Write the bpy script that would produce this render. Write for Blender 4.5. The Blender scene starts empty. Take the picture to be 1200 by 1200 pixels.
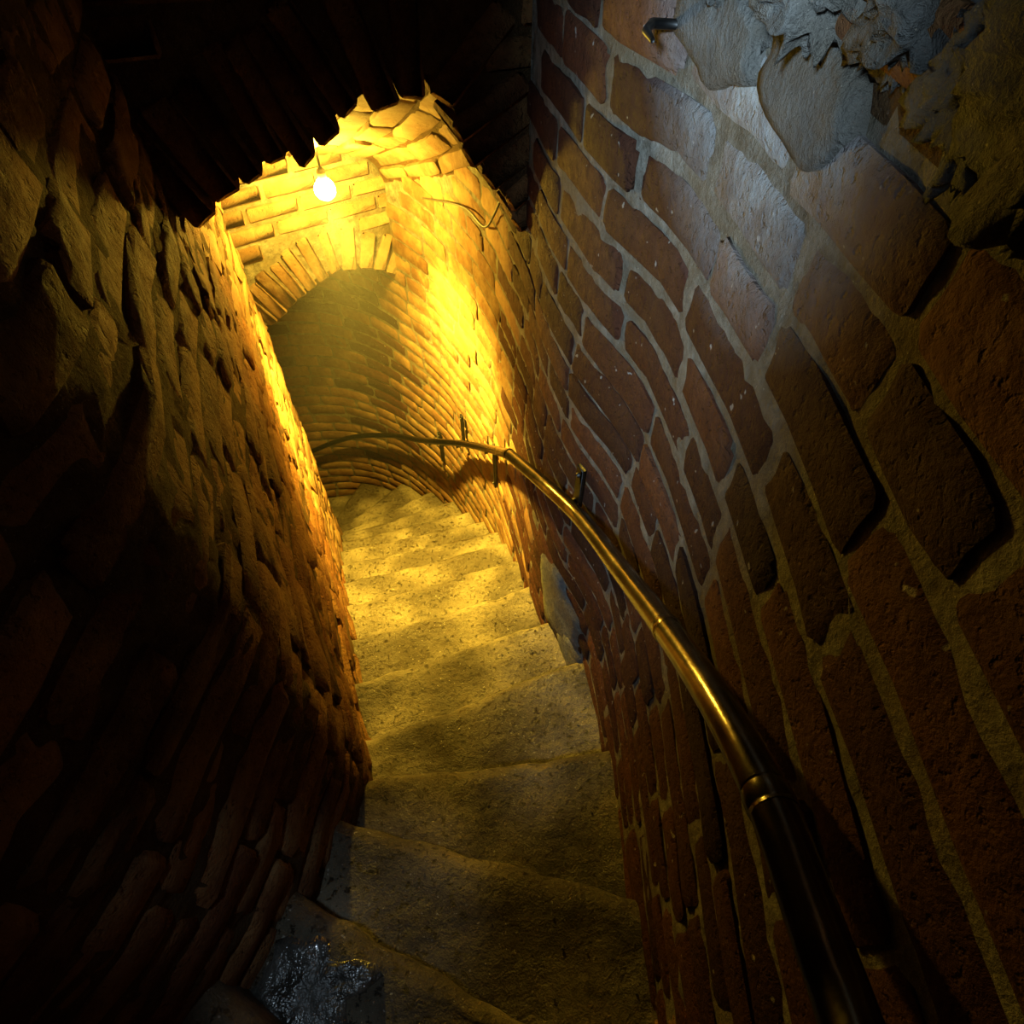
import bpy, math, random
import numpy as np
from mathutils import Vector, Matrix, noise
random.seed(7)
Z0 = 5.0                                    # height of the camera above the world origin
sc = bpy.context.scene
col = sc.collection

# ------------------------------------------------------------------ camera, world, light, exposure
F_PX, PITCH = 700.0, math.radians(51.3)     # taken from the brick courses and the wall verticals
cd = bpy.data.cameras.new('camera'); cam = bpy.data.objects.new('camera', cd); col.objects.link(cam)
cd.sensor_width = 36.0; cd.lens = F_PX / 1200.0 * 36.0; cd.clip_start = 0.01
cam.location = (0, 0, Z0); cam.rotation_euler = (math.pi / 2 - PITCH, 0, 0)
sc.camera = cam
w = bpy.data.worlds.new('world'); sc.world = w; w.use_nodes = True
w.node_tree.nodes['Background'].inputs[0].default_value = (0.5, 0.6, 0.8, 1)
w.node_tree.nodes['Background'].inputs[1].default_value = 0.003
BULB_STRENGTH = 1550.0
DOWNLIGHT = 1050.0
HAZE = 0.02
BULB_COLOR = (1.0, 0.65, 0.06, 1)
ld = bpy.data.lights.new('daylight_standin', 'SPOT')      # spot standing in for unseen daylight behind the camera; no opening is built
ld.energy = 160; ld.color = (0.56, 0.80, 1.0); ld.spot_size = math.radians(108); ld.spot_blend = 1.0; ld.shadow_soft_size = 0.05
lo = bpy.data.objects.new('daylight_standin', ld); col.objects.link(lo)
lo.location = (-0.20, -0.22, Z0 + 0.16); lo.scale = (0.20, 1, 1)
lo.rotation_euler = (math.radians(68), 0, math.radians(-20))
ld2 = bpy.data.lights.new('step_gleam_spot', 'SPOT')    # added spot that makes the bluish gleam on the top steps; unseen source
ld2.energy = 15; ld2.color = (0.62, 0.82, 1.0); ld2.spot_size = math.radians(21); ld2.spot_blend = 1.0; ld2.shadow_soft_size = 0.04
lo2 = bpy.data.objects.new('step_gleam_spot', ld2); col.objects.link(lo2)
lo2.location = (-0.26, 0.02, Z0 + 0.16)
lo2.rotation_euler = (Vector((-0.31, 0.10, Z0 - 1.4)) - Vector(lo2.location)).to_track_quat('-Z', 'Y').to_euler()
vs = sc.view_settings
vs.view_transform = 'Standard'; vs.look = 'None'; vs.gamma = 1.0; vs.use_curve_mapping = False; vs.exposure = 0.0

# ------------------------------------------------------------------ stations: the ends of every nosing, in plan, and its depth below the lens
ST = {-4: ((-.85, -.30), (-.72, -1.03), .75), -3: ((-.70, -.24), (-.38, -.93), .90), -2: ((-.58, -.14), (-.10, -.75), 1.05),
      -1: ((-.49, -.02), (.13, -.50), 1.20), 0: ((-.44, .12), (.265, -.19), 1.37), 1: ((-.425, .29), (.285, .12), 1.55),
      2: ((-.405, .42), (.285, .50), 1.73), 3: ((-.46, .59), (.25, .86), 1.91), 4: ((-.57, .85), (.155, 1.11), 2.09),
      5: ((-.66, 1.12), (.085, 1.38), 2.27), 6: ((-.775, 1.38), (.04, 1.64), 2.45), 7: ((-.87, 1.62), (-.02, 1.88), 2.63),
      8: ((-.97, 1.86), (-.08, 2.10), 2.82), 9: ((-1.05, 2.08), (-.17, 2.32), 3.00), 10: ((-1.12, 2.28), (-.28, 2.54), 3.18),
      11: ((-1.19, 2.47), (-.42, 2.79), 3.36), 12: ((-1.27, 2.62), (-.62, 3.03), 3.54), 13: ((-1.40, 2.74), (-.90, 3.28), 3.72),
      14: ((-1.56, 2.78), (-1.30, 3.44), 3.90), 15: ((-1.73, 2.76), (-1.75, 3.40), 4.08), 16: ((-1.90, 2.68), (-2.15, 3.20), 4.26),
      17: ((-2.05, 2.55), (-2.50, 2.90), 4.44)}
K0, K1 = -4, 17
def _cr(vals, k):
    k = min(max(k, K0), K1 - 1e-6); i = math.floor(k); t = k - i
    g = lambda j: vals[min(max(j, K0), K1)]
    p0, p1, p2, p3 = g(i - 1), g(i), g(i + 1), g(i + 2)
    return .5 * (2 * p1 + (p2 - p0) * t + (2 * p0 - 5 * p1 + 4 * p2 - p3) * t * t + (3 * p1 - p0 - 3 * p2 + p3) * t ** 3)
IX = {k: v[0][0] for k, v in ST.items()}; IY = {k: v[0][1] for k, v in ST.items()}
OX = {k: v[1][0] for k, v in ST.items()}; OY = {k: v[1][1] for k, v in ST.items()}
HH = {k: v[2] for k, v in ST.items()}
def inner(k): return Vector((_cr(IX, k), _cr(IY, k)))
def outer(k): return Vector((_cr(OX, k), _cr(OY, k)))
def depth(k): return _cr(HH, k)
def lerp(a, b, t): return a + (b - a) * t
def spring(k, sec=None):
    """height at which the vault leaves the wall"""
    if sec is None: sec = 1 if k < 6 else (2 if k < 12 else 3)
    if sec == 1: return -.17 + max(0, 1.5 - k) * .12
    if sec == 2: return lerp(-.60, -1.25, (k - 6) / 6)
    return lerp(-1.66, -2.45, (k - 12) / 5)
def rise(k, sec): return (.42, lerp(.27, .20, (k - 6) / 6), .24)[sec - 1]
def vault(k, t, sec):
    b = inner(k).lerp(outer(k), t)
    return Vector((b.x, b.y, spring(k, sec) + rise(k, sec) * math.sqrt(max(0, 1 - (2 * t - 1) ** 2)) ** .85))

# ------------------------------------------------------------------ helpers
FWD = Vector((0, math.cos(PITCH), -math.sin(PITCH))); UP = Vector((0, math.sin(PITCH), math.cos(PITCH)))
def pix(p):                                 # where a point shows, to pick out the pieces that show largest
    z = p.dot(FWD)
    if z < .03: return None
    return 600 + F_PX * p.x / z, 600 - F_PX * p.dot(UP) / z
def area_in_view(vs_):
    q = [pix(Vector(v)) for v in vs_]
    if any(a is None for a in q): return 0
    x = [min(max(a[0], 0), 1200) for a in q]; y = [min(max(a[1], 0), 1200) for a in q]
    return (max(x) - min(x)) * (max(y) - min(y))
def mesh_obj(name, verts, faces, mat, parent=None, smooth=True, tint=None, center=False):
    """one mesh object; verts are given relative to the lens"""
    vs_ = [Vector((v[0], v[1], v[2] + Z0)) for v in verts]
    c = Vector((0, 0, 0))
    if center:
        c = sum(vs_, Vector()) / len(vs_); vs_ = [v - c for v in vs_]
    me = bpy.data.meshes.new(name); me.from_pydata([tuple(v) for v in vs_], [], faces); me.update()
    if smooth: me.polygons.foreach_set('use_smooth', [True] * len(me.polygons))
    if tint is not None:
        a = me.attributes.new('tint', 'FLOAT', 'POINT')
        a.data.foreach_set('value', tint if hasattr(tint, '__len__') else [tint] * len(vs_))
    me.materials.append(mat)
    o = bpy.data.objects.new(name, me); col.objects.link(o); o.location = c
    if parent: o.parent = parent; o.matrix_parent_inverse = parent.matrix_world.inverted()
    return o
def tag(o, label, cat=None, group=None, kind=None):
    o['label'] = label
    if cat: o['category'] = cat
    if group: o['group'] = group
    if kind: o['kind'] = kind
    return o
def empty(name, p):
    o = bpy.data.objects.new(name, None); col.objects.link(o); o.location = (p[0], p[1], p[2] + Z0); o.empty_display_size = .1
    bpy.context.view_layer.update()
    return o
def grid(fn, us, vs_):
    verts = [fn(u, v) for v in vs_ for u in us]; n = len(us)
    faces = [(j * n + i, j * n + i + 1, (j + 1) * n + i + 1, (j + 1) * n + i) for j in range(len(vs_) - 1) for i in range(n - 1)]
    return verts, faces
def tube(pts, r, n=14, radii=None):
    verts, faces = [], []; pts = [Vector(p) for p in pts]; prev = None
    for i, p in enumerate(pts):
        t = (pts[min(i + 1, len(pts) - 1)] - pts[max(i - 1, 0)]).normalized()
        ref = Vector((0, 0, 1)) if abs(t.z) < .95 else Vector((1, 0, 0))
        a = t.cross(ref).normalized(); b = t.cross(a).normalized()
        rr = radii[i] if radii else r
        for j in range(n):
            q = 2 * math.pi * j / n; verts.append(p + (a * math.cos(q) + b * math.sin(q)) * rr)
    for i in range(len(pts) - 1):
        for j in range(n):
            faces.append((i * n + j, i * n + (j + 1) % n, (i + 1) * n + (j + 1) % n, (i + 1) * n + j))
    faces.append(tuple(range(n))); m = (len(pts) - 1) * n; faces.append(tuple(range(m + n - 1, m - 1, -1)))
    return verts, faces
def chamfer_box(c, ax, ay, az, hx, hy, hz, ch, jit=0):
    """box with cut edges: 24 corners, 26 faces"""
    verts, idx = [], {}
    for sx in (-1, 1):
        for sy in (-1, 1):
            for sz in (-1, 1):
                j = [random.uniform(-jit, jit) for _ in range(3)]
                for e in range(3):
                    l = [hx, hy, hz]; l = [l[q] - (0 if q == e else ch) for q in range(3)]
                    l = [l[0] * sx + j[0], l[1] * sy + j[1], l[2] * sz + j[2]]
                    idx[(sx, sy, sz, e)] = len(verts); verts.append(c + ax * l[0] + ay * l[1] + az * l[2])
    fs = []
    S = (-1, 1)
    def V(s, e): return idx[(s[0], s[1], s[2], e)]
    for e in range(3):
        a, b = [q for q in range(3) if q != e]
        for s in S:
            ring = []
            for pa, pb in ((-1, -1), (1, -1), (1, 1), (-1, 1)):
                t = [0, 0, 0]; t[e] = s; t[a] = pa; t[b] = pb; ring.append(V(t, e))
            fs.append(tuple(ring))
        for pa in S:
            for pb in S:                     # edges along axis e
                t0 = [0, 0, 0]; t0[a] = pa; t0[b] = pb; t1 = list(t0); t0[e] = -1; t1[e] = 1
                fs.append((V(t0, a), V(t0, b), V(t1, b), V(t1, a)))
    for sx in S:
        for sy in S:
            for sz in S: fs.append(tuple(V((sx, sy, sz), e) for e in range(3)))
    return verts, fs
def lump(c, sx, sy, sz, amp=.25, seed=0, n=16, m=10, fine=0):
    verts, faces = [], []
    for j in range(m + 1):
        th = math.pi * j / m
        for i in range(n):
            ph = 2 * math.pi * i / n
            d = Vector((math.sin(th) * math.cos(ph), math.sin(th) * math.sin(ph), math.cos(th)))
            k = 1 + amp * noise.noise(d * 1.6 + Vector((seed * 7.1, seed, 0))) + amp * .5 * noise.noise(d * 4 + Vector((seed, 3, seed)))
            if fine: k += fine * (abs(noise.noise(d * 3.1 + Vector((seed, 0, 5)))) * -1.2 + .5 * noise.noise(d * 9 + Vector((0, seed, 1))) + .25 * noise.noise(d * 21 + Vector((2, seed, 1))))
            verts.append(Vector(c) + Vector((d.x * sx, d.y * sy, d.z * sz)) * k)
    for j in range(m):
        for i in range(n): faces.append((j * n + i, j * n + (i + 1) % n, (j + 1) * n + (i + 1) % n, (j + 1) * n + i))
    return verts, faces

# ------------------------------------------------------------------ materials
class NT:
    def __init__(s, name):
        s.m = bpy.data.materials.new(name); s.m.use_nodes = True; s.t = s.m.node_tree; s.b = s.t.nodes['Principled BSDF']
        s.pos = s.n('ShaderNodeNewGeometry').outputs['Position']
    def n(s, kind, **kw):
        o = s.t.nodes.new(kind)
        for k, v in kw.items(): setattr(o, k, v)
        return o
    def l(s, a, b): s.t.links.new(a, b)
    def noise(s, scale, detail=6, rough=.6, vec=None, kind='ShaderNodeTexNoise'):
        o = s.n(kind); o.inputs['Scale'].default_value = scale
        if kind == 'ShaderNodeTexNoise': o.inputs['Detail'].default_value = detail; o.inputs['Roughness'].default_value = rough
        s.l(vec or s.pos, o.inputs['Vector']); return o.outputs[0]
    def scaled(s, x, y, z):
        o = s.n('ShaderNodeVectorMath', operation='MULTIPLY'); s.l(s.pos, o.inputs[0]); o.inputs[1].default_value = (x, y, z); return o.outputs[0]
    def ramp(s, fac, stops):
        o = s.n('ShaderNodeValToRGB'); e = o.color_ramp.elements
        while len(e) < len(stops): e.new(.5)
        for i, (p, c) in enumerate(stops):
            e[i].position = p; e[i].color = (c, c, c, 1) if not hasattr(c, '__len__') else (*c, 1)
        s.l(fac, o.inputs[0]); return o.outputs[0]
    def mix(s, fac, a, b, mode='MIX'):
        o = s.n('ShaderNodeMix', data_type='RGBA', blend_type=mode)
        for sock, v in ((o.inputs[0], fac), (o.inputs[6], a), (o.inputs[7], b)):
            if hasattr(v, 'is_linked'): s.l(v, sock)
            else: sock.default_value = v if not hasattr(v, '__len__') else (*v, 1)
        return o.outputs[2]
    def math(s, op, a, b=0.0, c=0.0):
        o = s.n('ShaderNodeMath', operation=op)
        for i, v in enumerate((a, b, c)):
            if hasattr(v, 'is_linked'): s.l(v, o.inputs[i])
            else: o.inputs[i].default_value = v
        return o.outputs[0]
    def bump(s, h, strength, dist):
        o = s.n('ShaderNodeBump'); o.inputs['Strength'].default_value = strength; o.inputs['Distance'].default_value = dist
        s.l(h, o.inputs['Height']); s.l(o.outputs[0], s.b.inputs['Normal'])
    def done(s, colr, rough=.8, spec=.3, metal=0):
        for k, v in (('Base Color', colr), ('Roughness', rough), ('Specular IOR Level', spec), ('Metallic', metal)):
            if hasattr(v, 'is_linked'): s.l(v, s.b.inputs[k])
            else: s.b.inputs[k].default_value = v if not hasattr(v, '__len__') else (*v, 1)
        return s.m
def near_blob(t, c, r0, r1):                # a stain with a centre and a radius on the wall
    d = t.n('ShaderNodeVectorMath', operation='DISTANCE'); t.l(t.pos, d.inputs[0]); d.inputs[1].default_value = (c[0], c[1], c[2] + Z0)
    m = t.n('ShaderNodeMapRange'); m.inputs[1].default_value = r0; m.inputs[2].default_value = r1; m.inputs[3].default_value = 1; m.inputs[4].default_value = 0
    t.l(d.outputs['Value'], m.inputs[0]); return m.outputs[0]
def brick_mat(name, dark, mid, light, dust, dust_amt, film=0.0, bd=.008):
    t = NT(name)
    a = t.n('ShaderNodeAttribute', attribute_name='tint').outputs['Fac']
    base = t.ramp(a, [(0, dark), (.5, mid), (1, light)])
    n1 = t.noise(34, 8, .65); n2 = t.noise(7, 5, .6); n3 = t.noise(150, 4, .7)
    c = t.mix(t.ramp(n1, [(.35, 0), (.7, 1)]), base, t.mix(.5, base, dark), 'MIX')
    c = t.mix(t.math('MULTIPLY', t.ramp(n2, [(.42, 0), (.68, 1)]), dust_amt), c, dust)
    if film:
        b = near_blob(t, (.27, .72, -.14), .08, .34)
        f = t.math('MULTIPLY', t.math('ADD', b, t.math('MULTIPLY', b, t.ramp(t.noise(22, 8, .7), [(.4, -1.0), (.65, .8)]))), film)
        f = t.math('MINIMUM', t.math('MAXIMUM', f, 0), .9)
        c = t.mix(f, c, (.30, .31, .31))
        sp = t.ramp(t.noise(60, 2, .4), [(.72, 0), (.76, 1)])
        c = t.mix(t.math('MULTIPLY', sp, .45), c, (.45, .43, .40))
    pit = t.ramp(t.noise(95, 3, .5), [(.25, 0), (.42, 1)])
    h = t.math('ADD', t.math('MULTIPLY', n1, .9), t.math('ADD', t.math('MULTIPLY', n3, .25), t.math('MULTIPLY', pit, .35)))
    t.bump(h, 1.0, bd)
    return t.done(c, t.ramp(n1, [(.3, .75), (.7, .95)]), .12)
def mortar_mat(name, c0, c1, c2, dist=.012):
    t = NT(name)
    n1 = t.noise(28, 8, .7); n2 = t.noise(110, 5, .7); n3 = t.noise(6, 4)
    c = t.mix(t.ramp(n1, [(.3, 0), (.7, 1)]), c0, c1); c = t.mix(t.ramp(n3, [(.4, 0), (.65, .8)]), c, c2)
    gr = t.ramp(t.noise(260, 2), [(.68, 0), (.74, 1)]); c = t.mix(t.math('MULTIPLY', gr, .4), c, (.5, .45, .36))
    t.bump(t.math('ADD', n1, t.math('MULTIPLY', n2, .5)), 1.0, dist)
    return t.done(c, .95, .08)
M = {}
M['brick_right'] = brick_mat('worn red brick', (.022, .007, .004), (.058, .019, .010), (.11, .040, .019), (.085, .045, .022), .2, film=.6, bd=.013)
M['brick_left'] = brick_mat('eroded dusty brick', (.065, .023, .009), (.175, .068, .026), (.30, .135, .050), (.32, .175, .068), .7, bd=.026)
M['brick_far'] = brick_mat('dusty brick with lamplight tone', (.09, .045, .02), (.19, .10, .047), (.29, .165, .08), (.32, .22, .11), .7)  # paler dusty brick; the lamp's brightness is partly put into its colour
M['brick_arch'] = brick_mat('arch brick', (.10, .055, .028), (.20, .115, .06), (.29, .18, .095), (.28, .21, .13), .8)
M['mortar_right'] = mortar_mat('pale lime mortar', (.06, .050, .036), (.27, .25, .215), (.13, .10, .062))
M['mortar_left'] = mortar_mat('eroded mortar', (.05, .028, .012), (.16, .10, .045), (.09, .045, .02), .03)
M['plaster'] = mortar_mat('grey lime plaster', (.08, .08, .078), (.20, .20, .195), (.12, .10, .075), .02)
def stone_mat():
    t = NT('worn dusty step stone')
    n1 = t.noise(16, 8, .65); n2 = t.noise(60, 6, .7); n3 = t.noise(4, 4, .6); n4 = t.noise(230, 3, .6)
    c = t.mix(t.ramp(n1, [(.3, 0), (.7, 1)]), (.075, .060, .038), (.30, .25, .165))
    c = t.mix(t.ramp(n3, [(.38, 0), (.56, .9)]), c, (.045, .033, .020))
    pit = t.ramp(n2, [(.28, 0), (.42, 1)]); c = t.mix(pit, t.mix(.65, c, (.03, .022, .015)), c)
    gr = t.ramp(t.noise(120, 2, .4), [(.70, 0), (.74, 1)]); c = t.mix(t.math('MULTIPLY', gr, .7), c, (.35, .33, .28))
    h = t.math('ADD', t.math('MULTIPLY', n1, 1.0), t.math('ADD', t.math('MULTIPLY', n4, .2), t.math('MULTIPLY', pit, .55)))
    t.bump(h, 1.0, .022)
    r = t.ramp(t.noise(5, 4, .6), [(.45, .34), (.6, .82)])
    return t.done(c, r, .45)
M['stone'] = stone_mat()
def metal_mat(name, c0, c1, r0, r1):
    t = NT(name); n1 = t.noise(40, 6, .6); n2 = t.noise(9, 4)
    c = t.mix(t.ramp(n1, [(.4, 0), (.7, 1)]), c0, c1)
    t.bump(n1, .25, .002)
    return t.done(c, t.ramp(n2, [(.35, r0), (.65, r1)]), .5, 1.0)
M['rail'] = metal_mat('hand polished steel rail', (.07, .058, .04), (.15, .125, .085), .14, .26)
M['iron'] = metal_mat('dark painted iron', (.035, .036, .038), (.07, .065, .06), .42, .6)
t = NT('black cable'); M['cable'] = t.done((.03, .025, .02), .5, .4)
t = NT('porcelain socket'); M['socket'] = t.done((.25, .22, .18), .4, .5)
t = NT('glowing bulb'); t.b.inputs['Emission Color'].default_value = BULB_COLOR; t.b.inputs['Emission Strength'].default_value = BULB_STRENGTH
M['bulb'] = t.done((.9, .7, .3), .3)

# ------------------------------------------------------------------ brick laying on a curved surface
def brick_piece(surf, a0, a1, b0, b1, proud, tilt=0.0, corner=.010, bury=.03, jit=.003, rough=.0025):
    """one worn brick: uneven outline, knocked corners, rough face. surf(a, b, d) gives a point, d is how proud of the wall"""
    ca, cb = (a0 + a1) / 2, (b0 + b1) / 2; ha, hb = (a1 - a0) / 2, (b1 - b0) / 2
    ea, eb = min(.014 / (2 * ha), .2), min(.010 / (2 * hb), .25)
    US = (0, ea, .33, .67, 1 - ea, 1); VS = (0, eb, .5, 1 - eb, 1); nu, nv = 6, 5
    ta, tb = random.uniform(-tilt, tilt), random.uniform(-tilt, tilt); sd = random.uniform(0, 90)
    cut = {c: random.uniform(.3, 1.0) * corner for c in ((0, 0), (1, 0), (0, 1), (1, 1))}
    verts, flat = [], {}
    for j, v in enumerate(VS):
        for i, u in enumerate(US):
            p, q = a0 + u * 2 * ha, b0 + v * 2 * hb
            be, bv = i in (0, nu - 1), j in (0, nv - 1)
            if be: p += random.uniform(-jit, jit)
            if bv: q += random.uniform(-jit, jit)
            if be and bv:
                c = cut[(i // (nu - 1), j // (nv - 1))]; p += c if i == 0 else -c; q += (c if j == 0 else -c) * .8
            d = proud + ta * (2 * u - 1) + tb * (2 * v - 1) + rough * noise.noise(Vector((p * 26, q * 26, sd))) + rough * 1.2 * noise.noise(Vector((p * 9, q * 12, sd)))
            if be or bv: d -= .0035 + random.uniform(0, rough)
            flat[(i, j)] = (p, q); verts.append(surf(p, q, d))
    faces = [(j * nu + i, j * nu + i + 1, (j + 1) * nu + i + 1, (j + 1) * nu + i) for j in range(nv - 1) for i in range(nu - 1)]
    ring = [(i, 0) for i in range(nu)] + [(nu - 1, j) for j in range(1, nv)] + [(i, nv - 1) for i in range(nu - 2, -1, -1)] + [(0, j) for j in range(nv - 2, 0, -1)]
    o = len(verts); n = len(ring)
    for i, j in ring: verts.append(verts[j * nu + i].copy())
    for i, j in ring: verts.append(surf(*flat[(i, j)], -bury))
    for q in range(n): faces.append((o + q, o + n + q, o + n + (q + 1) % n, o + (q + 1) % n))
    return verts, faces
def place_bricks(parent, pieces, limit=300, name='brick', rest='distant_bricks'):
    """pieces: (verts, faces, tint, material). the ones that show largest are parts, the others one joined part"""
    pieces.sort(key=lambda p: -area_in_view(p[0]))
    for v, f, ti, m in pieces[:limit]: mesh_obj(name, v, f, m, parent, True, ti, True)
    V, Fc, T = [], [], []; mat = None
    for v, f, ti, m in pieces[limit:]:
        o = len(V); V += v; Fc += [tuple(i + o for i in q) for q in f]; T += [ti] * len(v); mat = mat or m
    if V:
        o = mesh_obj(rest, V, Fc, mat, parent, True, T); o['kind'] = 'stuff'
class Curve:
    """plan curve with arc length and a side normal"""
    def __init__(s, fn, sign):
        s.ks = np.linspace(K0, K1, 900); P = np.array([tuple(fn(k)) for k in s.ks]); s.P = P
        s.s = np.concatenate([[0], np.cumsum(np.linalg.norm(np.diff(P, axis=0), axis=1))]); s.len = s.s[-1]
        T = np.gradient(P, axis=0); T /= np.linalg.norm(T, axis=1)[:, None]
        for _ in range(6): T[1:-1] = (T[:-2] + T[1:-1] * 2 + T[2:]) / 4
        s.N = np.stack([-T[:, 1], T[:, 0]], 1) * sign
    def k(s, a): return float(np.interp(a, s.s, s.ks))
    def a(s, k): return float(np.interp(k, s.ks, s.s))
    def pn(s, a):
        f = lambda arr: (float(np.interp(a, s.s, arr[:, 0])), float(np.interp(a, s.s, arr[:, 1])))
        return f(s.P), f(s.N)
def wall_surface(cv, seed, amp):
    def surf(a, z, d):
        (x, y), (nx, ny) = cv.pn(a)
        b = amp * noise.noise(Vector((a * 1.4, z * 1.4, seed))) + amp * .35 * noise.noise(Vector((a * 5, z * 5, seed + 4)))
        b = min(max(b, -amp), amp * .6)
        return Vector((x + nx * (d + b), y + ny * (d + b), z))
    return surf
PITCH_Z = .0885; COURSE0 = -.265
def lay_wall(parent, cv, surf, k_a, k_b, mat, proud, tilt, jl, rng, jit, rough, mats=()):
    a_lo, a_hi = cv.a(k_a), cv.a(k_b); out = []
    for c in range(-12, 45):
        zt = COURSE0 - c * PITCH_Z; zb = zt - PITCH_Z
        a = a_lo + rng.uniform(0, .3)
        while a < a_hi:
            L = rng.choice((.335, .335, .27, .23, .18, .18)) * rng.uniform(.92, 1.06)
            km = cv.k(a + L / 2); top = spring(km); bot = -depth(km) - .22
            if zb > bot - .06 and zt < top + .03:
                wob = .006 * noise.noise(Vector((a * 2, c * .7, 1)))
                v, f = brick_piece(surf, a + jl / 2, a + L - jl / 2, zb + jl / 2 + wob, zt - jl / 2 + wob + rng.uniform(-.003, .003), proud(rng), tilt, jit=jit, corner=rng.uniform(.004, .016), rough=rough)
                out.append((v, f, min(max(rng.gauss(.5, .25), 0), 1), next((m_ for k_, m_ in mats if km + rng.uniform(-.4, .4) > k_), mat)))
            a += L
    place_bricks(parent, out)
def wall_mesh(name, surf, cv, mat, rough):
    A = np.arange(0, cv.len, .022); ts = np.linspace(0, 1, 84)
    def fn(a, t):
        k = cv.k(a); z = lerp(-depth(k) - .30, spring(k) + .04, t)
        return surf(a, z, rough * (noise.noise(Vector((a * 22, z * 22, 3))) + .6 * noise.noise(Vector((a * 55, z * 55, 8)))))
    v, f = grid(fn, list(A), list(ts))
    o = mesh_obj(name, v, f, mat); o['kind'] = 'structure'; return o

# ------------------------------------------------------------------ the walls
CO = Curve(outer, 1); CI = Curve(inner, -1)
if CO.pn(CO.a(3))[1][0] > 0: CO.N *= -1       # normals point into the passage
if CI.pn(CI.a(3))[1][0] < 0: CI.N *= -1
SR = wall_surface(CO, 2.0, .012); SL = wall_surface(CI, 9.0, .008)
wall_r = tag(wall_mesh('wall_right', SR, CO, M['mortar_right'], .004), 'outer curved wall of worn red brick carrying the handrail', kind='structure')
wall_l = tag(wall_mesh('wall_left', SL, CI, M['mortar_left'], .010), 'inner curved wall of eroded brick the stair winds around', kind='structure')
rg = random.Random(3)
lay_wall(wall_r, CO, SR, -3, 17, M['brick_right'], lambda r: r.uniform(.003, .009), .002, .014, rg, .003, .003, ((12.3, M['brick_right']), (7.0, M['brick_far'])))  # lamp falloff put into brick colour: pale by the lamp, dark beyond the arch
lay_wall(wall_l, CI, SL, -3, 15, M['brick_left'], lambda r: r.uniform(.000, .013), .004, .012, rg, .005, .007, ((12.6, M['brick_left']), (7.6, M['brick_far'])))  # lamplight painted likewise: paler bricks on the stretch beside the lamp

# ------------------------------------------------------------------ the stair: a rough bed and one worn block for every step
v, f = grid(lambda k, t: (*inner(k).lerp(outer(k), lerp(-.08, 1.08, t)), -depth(k) - .34), list(np.linspace(-3.9, 16.9, 90)), list(np.linspace(0, 1, 8)))
floor = mesh_obj('floor', v, f, M['stone']); tag(floor, 'winding flight of worn stone steps descending to the left', kind='structure')
steps = {}
def step_block(k):
    z = -depth(k); rs = random.Random(k * 13 + 5); n_t, n_u = 44, 16
    A0, B0 = inner(k - 1), outer(k - 1); A1, B1 = inner(k), outer(k)
    back = .10
    verts, faces = [], []
    rows = []
    us = [lerp(-back, 1, i / n_u) for i in range(n_u + 1)]
    def P(u, t):
        p0 = A0.lerp(B0, t); p1 = A1.lerp(B1, t); return p0.lerp(p1, u)
    head = ((A1 + B1) - (A0 + B0)).normalized()
    for i, u in enumerate(us):
        row = []
        for j in range(n_t + 1):
            t = lerp(-.05, 1.05, j / n_t); p = P(u, t)
            wear = -.016 * math.exp(-((t - .45) / .25) ** 2) * max(0, u) ** 1.2
            nz = .007 * noise.noise(Vector((p.x * 7, p.y * 7, k))) + .004 * noise.noise(Vector((p.x * 22, p.y * 22, k + 9)))
            row.append(len(verts)); verts.append(Vector((p.x, p.y, z + wear + nz)))
        rows.append(row)
    # worn nosing: three rows that round over, then the riser
    for q, (df, dz) in enumerate(((.008, -.003), (.017, -.008), (.026, -.017), (.033, -.030), (.036, -.050), (.032, -.12), (.030, -.36))):
        row = []
        for j in range(n_t + 1):
            t = lerp(-.05, 1.05, j / n_t); p = P(1, t)
            e = .010 * noise.noise(Vector((t * 3.2, k * 3.3, 1))) + .007 * noise.noise(Vector((t * 13, k * 2.1, q * .15)))
            chip = -.02 * max(0, noise.noise(Vector((t * 6, k * 7.7, 4))) - .25)
            wear = -.016 * math.exp(-((t - .45) / .25) ** 2)
            p = p + head * (df + e + chip)
            row.append(len(verts)); verts.append(Vector((p.x, p.y, z + wear + dz + .005 * noise.noise(Vector((t * 9, k, 7))))))
        rows.append(row)
    for a, b in zip(rows, rows[1:]):
        for j in range(n_t): faces.append((a[j], a[j + 1], b[j + 1], b[j]))
    # sides, back and underside close the block
    bot = [len(verts) + i for i in range(2)]
    pL, pR = P(-back, -.05), P(-back, 1.05)
    verts += [Vector((pL.x, pL.y, z - .36)), Vector((pR.x, pR.y, z - .36))]
    faces.append(tuple([bot[0], bot[1]] + rows[0][::-1]))
    faces.append(tuple([bot[0]] + [r[0] for r in rows])); faces.append(tuple([bot[1]] + [r[-1] for r in rows][::-1]))
    faces.append(tuple([bot[1], bot[0]] + rows[-1]))
    return verts, faces
for k in range(-2, 17):
    v, f = step_block(k); steps[k] = mesh_obj('step', v, f, M['stone'], floor)

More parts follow.
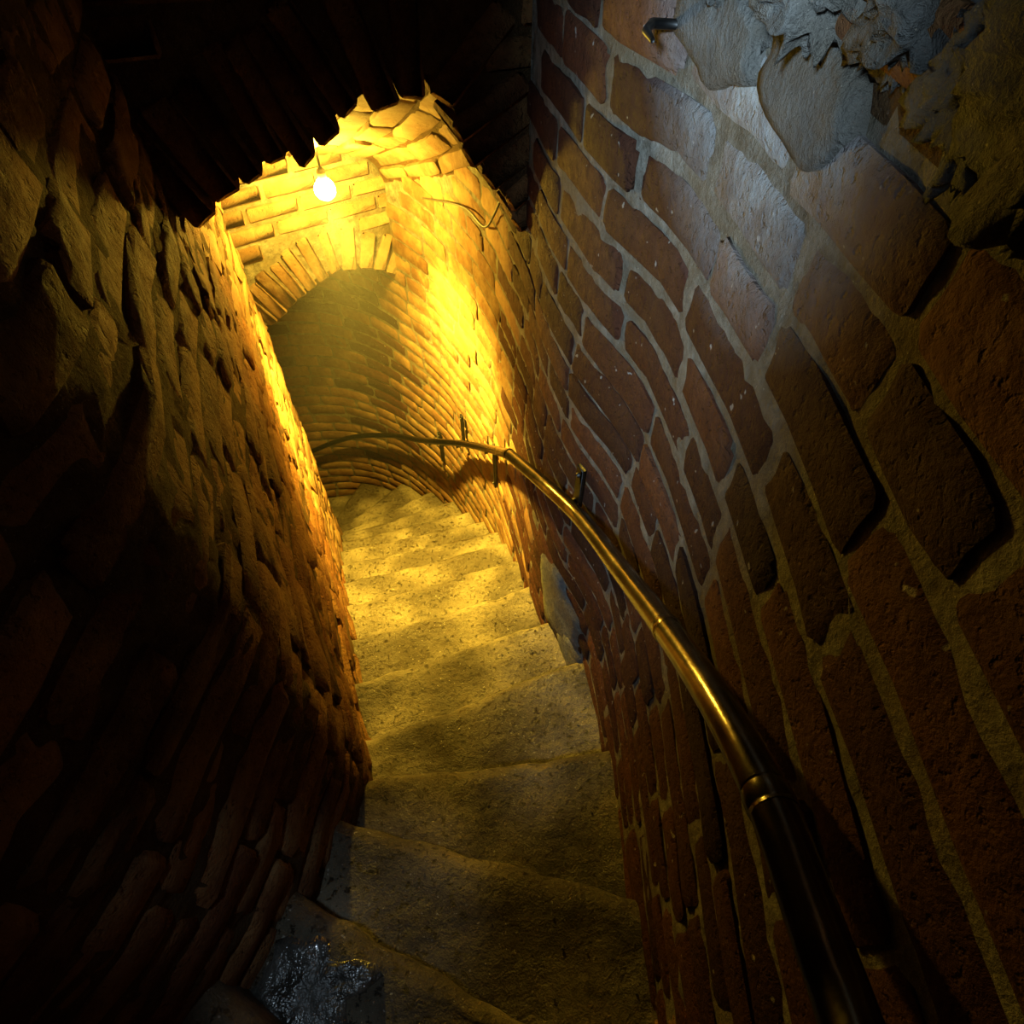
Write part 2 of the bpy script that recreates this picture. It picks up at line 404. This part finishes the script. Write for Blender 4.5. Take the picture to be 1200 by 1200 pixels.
# ------------------------------------------------------------------ the stepped vault: three barrel sections and the two arch faces between them
def sect_verts(sec, ka, kb, nk, nt):
    return grid(lambda k, t: vault(k, t, sec) + Vector((0, 0, .006 * noise.noise(Vector((k * 6, t * 14, sec))))), list(np.linspace(ka, kb, nk)), list(np.linspace(-0.0, 1.0, nt)))
V, Fc = [], []
for sec, ka, kb in ((1, -4, 6.0), (2, 6.0, 12.0), (3, 12.0, 17)):
    v, f = sect_verts(sec, ka, kb, int((kb - ka) * 12), 48); o = len(V); V += v; Fc += [tuple(i + o for i in q) for q in f]
ceiling = mesh_obj('ceiling', V, Fc, M['mortar_left']); tag(ceiling, 'stepped brick barrel vault over the stair', kind='structure')
cents = {}
def vault_surface(sec):
    ks = np.linspace(-4, 17, 500); P = [inner(k).lerp(outer(k), .5) for k in ks]
    s = np.concatenate([[0], np.cumsum([(b - a).length for a, b in zip(P, P[1:])])])
    ts = np.linspace(0, 1, 200); pr = np.array([(t * .8, math.sqrt(max(0, 1 - (2 * t - 1) ** 2)) ** .85 * (.42, .24, .24)[sec - 1]) for t in ts])
    g = np.concatenate([[0], np.cumsum(np.linalg.norm(np.diff(pr, axis=0), axis=1))])
    def surf(a, b, d):
        k = float(np.interp(a, s, ks)); t = float(np.interp(b, g, ts)); p = vault(k, t, sec)
        e = 1e-2; du = vault(k + e, t, sec) - vault(k - e, t, sec); dv = vault(k, min(t + e, 1), sec) - vault(k, max(t - e, 0), sec)
        nn = du.cross(dv).normalized()
        if nn.z > 0: nn = -nn
        return p + nn * d
    return surf, float(g[-1]), lambda k: float(np.interp(k, ks, s))
pieces = []; rv = random.Random(21)
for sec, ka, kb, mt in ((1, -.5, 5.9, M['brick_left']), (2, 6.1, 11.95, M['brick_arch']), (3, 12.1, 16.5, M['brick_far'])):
    surf, glen, a_of = vault_surface(sec); nrow = max(4, round(glen / .092)); wb = glen / nrow
    for r in range(nrow):
        a = a_of(ka) - (r % 2) * .15
        while a < a_of(kb):
            L = .31 * rv.uniform(.85, 1.1); a1 = min(a + L, a_of(kb)); a0 = max(a, a_of(ka))
            if a1 - a0 > .07:
                v, f = brick_piece(surf, a0 + .008, a1 - .008, r * wb + .008, (r + 1) * wb - .008, rv.uniform(.002, .022), .006, jit=.004, rough=.004)
                pieces.append((v, f, min(max(rv.gauss(.5, .25), 0), 1), mt))
            a += L
place_bricks(ceiling, pieces)

LIP1 = [(-.06, -.74), (.0, -.68), (.04, -.665), (.105, -.64), (.166, -.622), (.26, -.585), (.338, -.57), (.414, -.545), (.483, -.505), (.582, -.465), (.65, -.45), (.716, -.45), (.747, -.455), (.80, -.55), (.884, -.677), (.965, -.786), (1.06, -.93)]
ARCH2 = [(-.06, -1.86), (.0, -1.82), (.11, -1.765), (.182, -1.74), (.278, -1.697), (.424, -1.646), (.563, -1.615), (.658, -1.615), (.811, -1.645), (.905, -1.675), (1.0, -1.725), (1.06, -1.78)]
def arch_face(name, k, prof, sec_up, mat, mortar, label, drop, depth_in, vl):
    A, B = inner(k), outer(k); W = (B - A).length; ex = Vector((*((B - A) / W), 0)); ez = Vector((0, 0, 1)); ey = ez.cross(ex)   # ey looks down the stair
    tx = np.array([p[0] for p in prof]); tz = np.array([p[1] for p in prof])
    zb = lambda t: float(np.interp(t, tx, tz))
    O = Vector((A.x, A.y, 0))
    top = lambda t: spring(k, sec_up) + rise(k, sec_up) * math.sqrt(max(0, 1 - (2 * min(max(t, 0), 1) - 1) ** 2)) ** .85 + .05
    ts = list(np.linspace(-.06, 1.06, 60))
    V, Fc = [], []; n = len(ts)
    rows = [(0.0, 'b'), (0.0, .25), (0.0, .5), (0.0, .75), (0.0, 't'), (depth_in, 't'), (depth_in, 'b'), (0.0, 'b')]
    for y, q in rows:
        for t in ts:
            b = zb(t) + .03; tt = max(top(t), b + .02)
            z = b if q == 'b' else (tt if q == 't' else lerp(b, tt, q))
            V.append(O + ex * (t * W) + ey * (y + .005 * noise.noise(Vector((t * 30, z * 30, k)))) + ez * z)
    for r in range(len(rows) - 1):
        for i in range(n - 1): Fc.append((r * n + i, r * n + i + 1, (r + 1) * n + i + 1, (r + 1) * n + i))
    face = mesh_obj(name, V, Fc, mortar); tag(face, label, kind='structure')
    out = []; ra = random.Random(int(k) * 3)
    # voussoirs standing along the arch line
    pts = [(t, zb(t)) for t in np.linspace(-.04, 1.04, 400)]
    s = np.concatenate([[0], np.cumsum([math.hypot((b[0] - a[0]) * W, b[1] - a[1]) for a, b in zip(pts, pts[1:])])])
    tp = np.array([p[0] for p in pts]); zp = np.array([p[1] for p in pts]); a = .02
    while a < s[-1] - .03:
        wv = ra.uniform(.062, .085); m = a + wv / 2
        t0, z0 = float(np.interp(m, s, tp)), float(np.interp(m, s, zp)); ta_, za_ = float(np.interp(m - .06, s, tp)), float(np.interp(m - .06, s, zp)); tb_, zb_ = float(np.interp(m + .06, s, tp)), float(np.interp(m + .06, s, zp))
        tg = Vector(((tb_ - ta_) * W, 0, zb_ - za_)).normalized(); tg3 = (ex * tg.x + ez * tg.z).normalized(); nr = (ez * tg.x - ex * tg.z).normalized()
        L = vl * ra.uniform(.8, 1.05); dr = ra.uniform(-drop, drop)
        c = O + ex * (t0 * W) + ez * z0 + nr * (L / 2 + dr) + ey * (depth_in / 2 - .006 + ra.uniform(-.008, .008))
        random.seed(int(m * 1e4))
        v, f = chamfer_box(c, tg3, nr, ey, wv / 2 - .005, L / 2, depth_in / 2 + .008, .009, .005)
        out.append((v, f, min(max(ra.gauss(.5, .25), 0), 1), mat)); a += wv
    # level courses over the ring
    z = max(tz) + vl * .5
    zlo = min(tz)
    c_i = 0; z = zlo
    while z < top(.5):
        x = -.02 - (c_i % 2) * .13
        while x < W:
            L = ra.uniform(.22, .28); tm = (x + L / 2) / W
            lim = zb(min(max(tm, 0), 1)) + vl * 1.02
            if z > lim and z + .07 < top(tm):
                c = O + ex * (x + L / 2) + ez * (z + .036) + ey * (ra.uniform(-.003, .004) + .02)
                random.seed(int(z * 1e4) + int(x * 1e3)); v, f = chamfer_box(c, ex, ez, ey, L / 2 - .007, .033, .03, .008, .004)
                out.append((v, f, min(max(ra.gauss(.5, .25), 0), 1), mat))
            x += L
        z += .082; c_i += 1
    place_bricks(face, out)
    return face
arch_face('trim_1', 6.0, LIP1, 1, M['brick_left'], M['mortar_left'], 'dark jagged brick arch face hanging over the upper stair', .020, .16, .24)
arch_face('trim_2', 12.0, ARCH2, 2, M['brick_arch'], M['mortar_right'], 'brightly lit low brick arch over the lower stair', .004, .22, .23)

# ------------------------------------------------------------------ rough stones and plaster over the top courses of the right wall
SEEDS = [((.275, .80, -.115), .05, .11, .06), ((.270, .655, -.095), .055, .09, .075), ((.285, .52, -.09), .05, .09, .065), ((.29, .40, -.10), .04, .07, .07),
         ((.235, .90, -.12), .04, .07, .05), ((.262, .73, -.02), .05, .12, .05), ((.270, .56, .0), .05, .12, .05), ((.275, .30, -.07), .05, .09, .09)]
for i, (c, sx, sy, sz) in enumerate(SEEDS):
    v, f = lump(c, sx, sy, sz, .45, i + 1, 60, 36, .42); mesh_obj('rough_stone', v, f, M['plaster'], wall_r)
def patch(k_c, z_c, wa, wz, th, seed, mat):
    a_c = CO.a(k_c); verts, faces = [], []; n = 26; rings = (0, .35, .65, .88, 1.0)
    for r in rings:
        for i in range(n):
            q = 2 * math.pi * i / n; k = 1 + .35 * noise.noise(Vector((math.cos(q) * 1.5, math.sin(q) * 1.5, seed)))
            a, z = a_c + math.cos(q) * wa * r * k, z_c + math.sin(q) * wz * r * k
            d = .012 + th * (1 - r ** 3) + .005 * noise.noise(Vector((a * 25, z * 25, seed))) - (.03 if r == 1 else 0)
            verts.append(SR(a, z, d))
    for r in range(len(rings) - 1):
        for i in range(n): faces.append((r * n + i, r * n + (i + 1) % n, (r + 1) * n + (i + 1) % n, (r + 1) * n + i))
    return mesh_obj('plaster_patch', verts, faces, mat, wall_r)
patch(3.85, -1.86, .20, .20, .006, 3, M['plaster'])
patch(3.3, -2.02, .12, .12, .010, 5, M['plaster'])
patch(2.35, -.185, .12, .05, .008, 8, M['plaster'])
patch(3.0, -.19, .12, .05, .006, 12, M['plaster'])

# ------------------------------------------------------------------ handrail
RAIL = [(-.30, -.52, -.02), (.05, -.33, -.22), (.175, -.12, -.39), (.205, -.02, -.475), (.208, .03, -.495), (.209, .12, -.525), (.21, .23, -.60), (.21, .38, -.73), (.20, .60, -.92), (.165, .89, -1.135),
        (.095, 1.09, -1.245), (-.010, 1.47, -1.51), (-.10, 1.96, -1.98), (-.285, 2.43, -2.41), (-.48, 2.69, -2.65), (-.64, 2.92, -2.86), (-.90, 3.18, -3.07), (-1.29, 3.34, -3.26), (-1.73, 3.30, -3.46), (-2.10, 3.12, -3.64)]
rp = [Vector(p) for p in RAIL]
def dense(pts, n=5):
    out = []
    for i in range(len(pts) - 1):
        a, b = pts[i], pts[i + 1]
        c0 = pts[i - 1] if i else a; c3 = pts[i + 2] if i + 2 < len(pts) else b
        for q in range(n):
            t = q / n; out.append(.5 * (2 * a + (b - c0) * t + (2 * c0 - 5 * a + 4 * b - c3) * t * t + (3 * a - c0 - 3 * b + c3) * t ** 3))
    out.append(pts[-1]); return out
rail = empty('handrail', (.27, .4, -1.7))
tag(rail, 'round metal handrail running down the outer brick wall', 'handrail')
v, f = tube(dense(rp[:12]) + dense(rp[11:])[1:], .0195, 18); mesh_obj('rail', v, f, M['rail'], rail)
for i in (5, 7, 11):                         # sleeves where two lengths of tube meet
    d = (rp[i + 1] - rp[i - 1]).normalized(); v, f = tube([rp[i] - d * .012, rp[i] - d * .008, rp[i] + d * .008, rp[i] + d * .012], .0205, 18, [.0195, .0208, .0208, .0195]); mesh_obj('sleeve', v, f, M['rail'], rail)
def rail_at(y):
    D = dense(rp); return min((p for p in D), key=lambda p: abs(p.y - y) + (10 if p.x < -.9 else 0))
for y, lo_, hi_ in ((.985, -.10, .10), (2.06, -.30, .0), (2.50, -.02, .20), (2.80, -.25, .02)):
    p = rail_at(y); a_ = min(np.arange(0, CO.len, .01), key=lambda a: (Vector(CO.pn(a)[0]) - Vector((p.x, p.y))).length)
    (wx, wy), (nx, ny) = CO.pn(a_); nrm = Vector((nx, ny, 0)); tg = Vector((-ny, nx, 0)); ez = Vector((0, 0, 1))
    zc = p.z + (lo_ + hi_) / 2
    random.seed(1); v, f = chamfer_box(Vector((wx, wy, zc)) + nrm * .015, tg, nrm, ez, .016, .006, (hi_ - lo_) / 2, .002)
    br = mesh_obj('bracket', v, f, M['iron'], rail)
    wp = Vector((wx, wy, p.z - .028)) + nrm * .015
    v, f = tube([wp, wp.lerp(p - ez * .028, .55), p - ez * .034, p - ez * .015], .009, 10); mesh_obj('bracket_arm', v, f, M['iron'], br)
    for dz in (lo_ + .025, hi_ - .025):
        q = Vector((wx, wy, p.z + dz)) + nrm * .021; v, f = tube([q, q + nrm * .005, q + nrm * .007], .007, 8, [.007, .007, .004]); mesh_obj('bolt', v, f, M['iron'], br)

# ------------------------------------------------------------------ the lamp under the vault
L = Vector((-.754, 2.52, -1.065)); kL = 10.6; topz = vault(kL, .52, 2).z
lamp = empty('ceiling_lamp', (L.x, L.y, topz)); tag(lamp, 'bare glowing yellow bulb hanging under the vault by the low arch', 'lamp')
v, f = tube([L + Vector((0, 0, topz - L.z + .02)), L + Vector((0, 0, topz - L.z - .015)), L + Vector((0, 0, topz - L.z - .022))], .05, 20, [.045, .045, .02]); mesh_obj('ceiling_rose', v, f, M['socket'], lamp)
v, f = tube([L + Vector((0, 0, topz - L.z - .02)), L + Vector((0, 0, .075))], .005, 8); mesh_obj('cord', v, f, M['cable'], lamp)
v, f = tube([L + Vector((0, 0, .08)), L + Vector((0, 0, .07)), L + Vector((0, 0, .035)), L + Vector((0, 0, .03))], .02, 16, [.010, .018, .019, .015]); mesh_obj('socket', v, f, M['socket'], lamp)
prof = [(.044, .014), (.034, .024), (.018, .037), (0, .042), (-.016, .040), (-.030, .030), (-.039, .015), (-.042, .002)]
v, f = tube([L + Vector((0, 0, z)) for z, r in prof], .03, 20, [r for z, r in prof]); mesh_obj('bulb', v, f, M['bulb'], lamp)

dl = bpy.data.lights.new('lamp_downlight', 'SPOT'); dl.energy = DOWNLIGHT; dl.color = BULB_COLOR[:3]; dl.spot_size = math.radians(113); dl.spot_blend = 1.0; dl.shadow_soft_size = .04
do = bpy.data.objects.new('lamp_downlight', dl); col.objects.link(do); do.location = (L.x, L.y, L.z - .06 + Z0)
do.rotation_euler = (Vector((-.41, 1.96, -2.62)) - L).to_track_quat('-Z', 'Y').to_euler()

# ------------------------------------------------------------------ small things on the wall and the steps
h0 = SR(CO.a(3.35), -.205, .0); hk = [h0, h0 + Vector((-.045, -.01, .004)), h0 + Vector((-.06, -.06, .008)), h0 + Vector((-.055, -.085, .004))]
v, f = tube(hk, .005, 8, [.006, .006, .005, .003]); tag(mesh_obj('iron_hook', v, f, M['iron'], None, True, None, True), 'rusty iron hook driven into the top of the right wall', 'hook')
def on_wall(pts, d): return [SR(CO.a(k), z, d) for k, z in pts]
cab = dense(on_wall([(10.7, -1.18), (9.6, -1.08), (8.7, -1.02), (7.9, -1.00), (7.3, -.90), (6.7, -.76)], .022), 6)
v, f = tube(cab, .004, 8); tag(mesh_obj('cable', v, f, M['cable'], None, True, None, True), 'thin dark cable pinned along the right wall near the lamp', 'cable')
V, Fc = [], []; rs = random.Random(5)
for i in range(260):
    k = rs.randint(0, 9); t, u = rs.random() ** .8, rs.uniform(.08, .9)
    p = inner(k - 1).lerp(outer(k - 1), t).lerp(inner(k).lerp(outer(k), t), u); r = rs.uniform(.0010, .0032) * (1.5 if rs.random() < .1 else 1)
    v, f = lump((p.x, p.y, -depth(k) + r * .2 - .010 * math.exp(-((t - .45) / .25) ** 2)), r, r * rs.uniform(.7, 1.3), r * .5, .35, i, 7, 5); o = len(V); V += v; Fc += [tuple(a + o for a in q) for q in f]
g = mesh_obj('grit', V, Fc, M['plaster'], floor, False); g['label'] = 'fine pale grit scattered over the steps'; g['kind'] = 'stuff'

t = NT('wet stone film'); n1 = t.noise(14, 6, .6); c_ = t.ramp(n1, [(.4, (.025, .022, .018)), (.7, (.09, .085, .075))]); t.bump(t.noise(24, 4, .6), .8, .02)
M['wet'] = t.done(c_, t.ramp(t.noise(18, 4, .6), [(.42, .10), (.6, .5)]), .7)
def wet_patch(k, t_, u_, rx, ry, seed):
    A = inner(k - 1).lerp(outer(k - 1), t_).lerp(inner(k).lerp(outer(k), t_), u_); V, Fc = [], []; n = 28
    for r in (.0, .4, .75, .95, 1.0):
        for i in range(n):
            q = 2 * math.pi * i / n; m = 1 + .7 * noise.noise(Vector((math.cos(q) * 1.8, math.sin(q) * 1.8, seed)))
            x, y = A.x + math.cos(q) * rx * r * m, A.y + math.sin(q) * ry * r * m
            V.append(Vector((x, y, -depth(k) + .0015 + .009 * noise.noise(Vector((x * 26, y * 26, seed))) - (.03 if r == 1 else 0))))
    for r in range(4):
        for i in range(n): Fc.append((r * n + i, r * n + (i + 1) % n, (r + 1) * n + (i + 1) % n, (r + 1) * n + i))
    mesh_obj('wet_patch', V, Fc, M['wet'], steps[k])['label'] = 'glossy wet patch catching bluish light'
wet_patch(0, .15, .55, .10, .075, 2.0)

# ------------------------------------------------------------------ haze box added to imitate the glare around the lamp
hm = bpy.data.materials.new('added glow haze'); hm.use_nodes = True; nt = hm.node_tree; nt.nodes.clear()
ho = nt.nodes.new('ShaderNodeOutputMaterial'); hv = nt.nodes.new('ShaderNodeVolumeScatter'); hv.inputs['Density'].default_value = HAZE; hv.inputs['Anisotropy'].default_value = .35
nt.links.new(hv.outputs[0], ho.inputs['Volume'])
x0, x1, y0, y1, z0, z1 = -1.5, .0, 1.75, 3.2, -2.0, -.45
v = [Vector((x, y, z)) for x in (x0, x1) for y in (y0, y1) for z in (z0, z1)]
f = [(0, 1, 3, 2), (4, 6, 7, 5), (0, 4, 5, 1), (2, 3, 7, 6), (0, 2, 6, 4), (1, 5, 7, 3)]
if HAZE > 0:
    tag(mesh_obj('haze', v, f, hm, ceiling, False), 'thin haze added to glow around the lamp', kind='stuff')
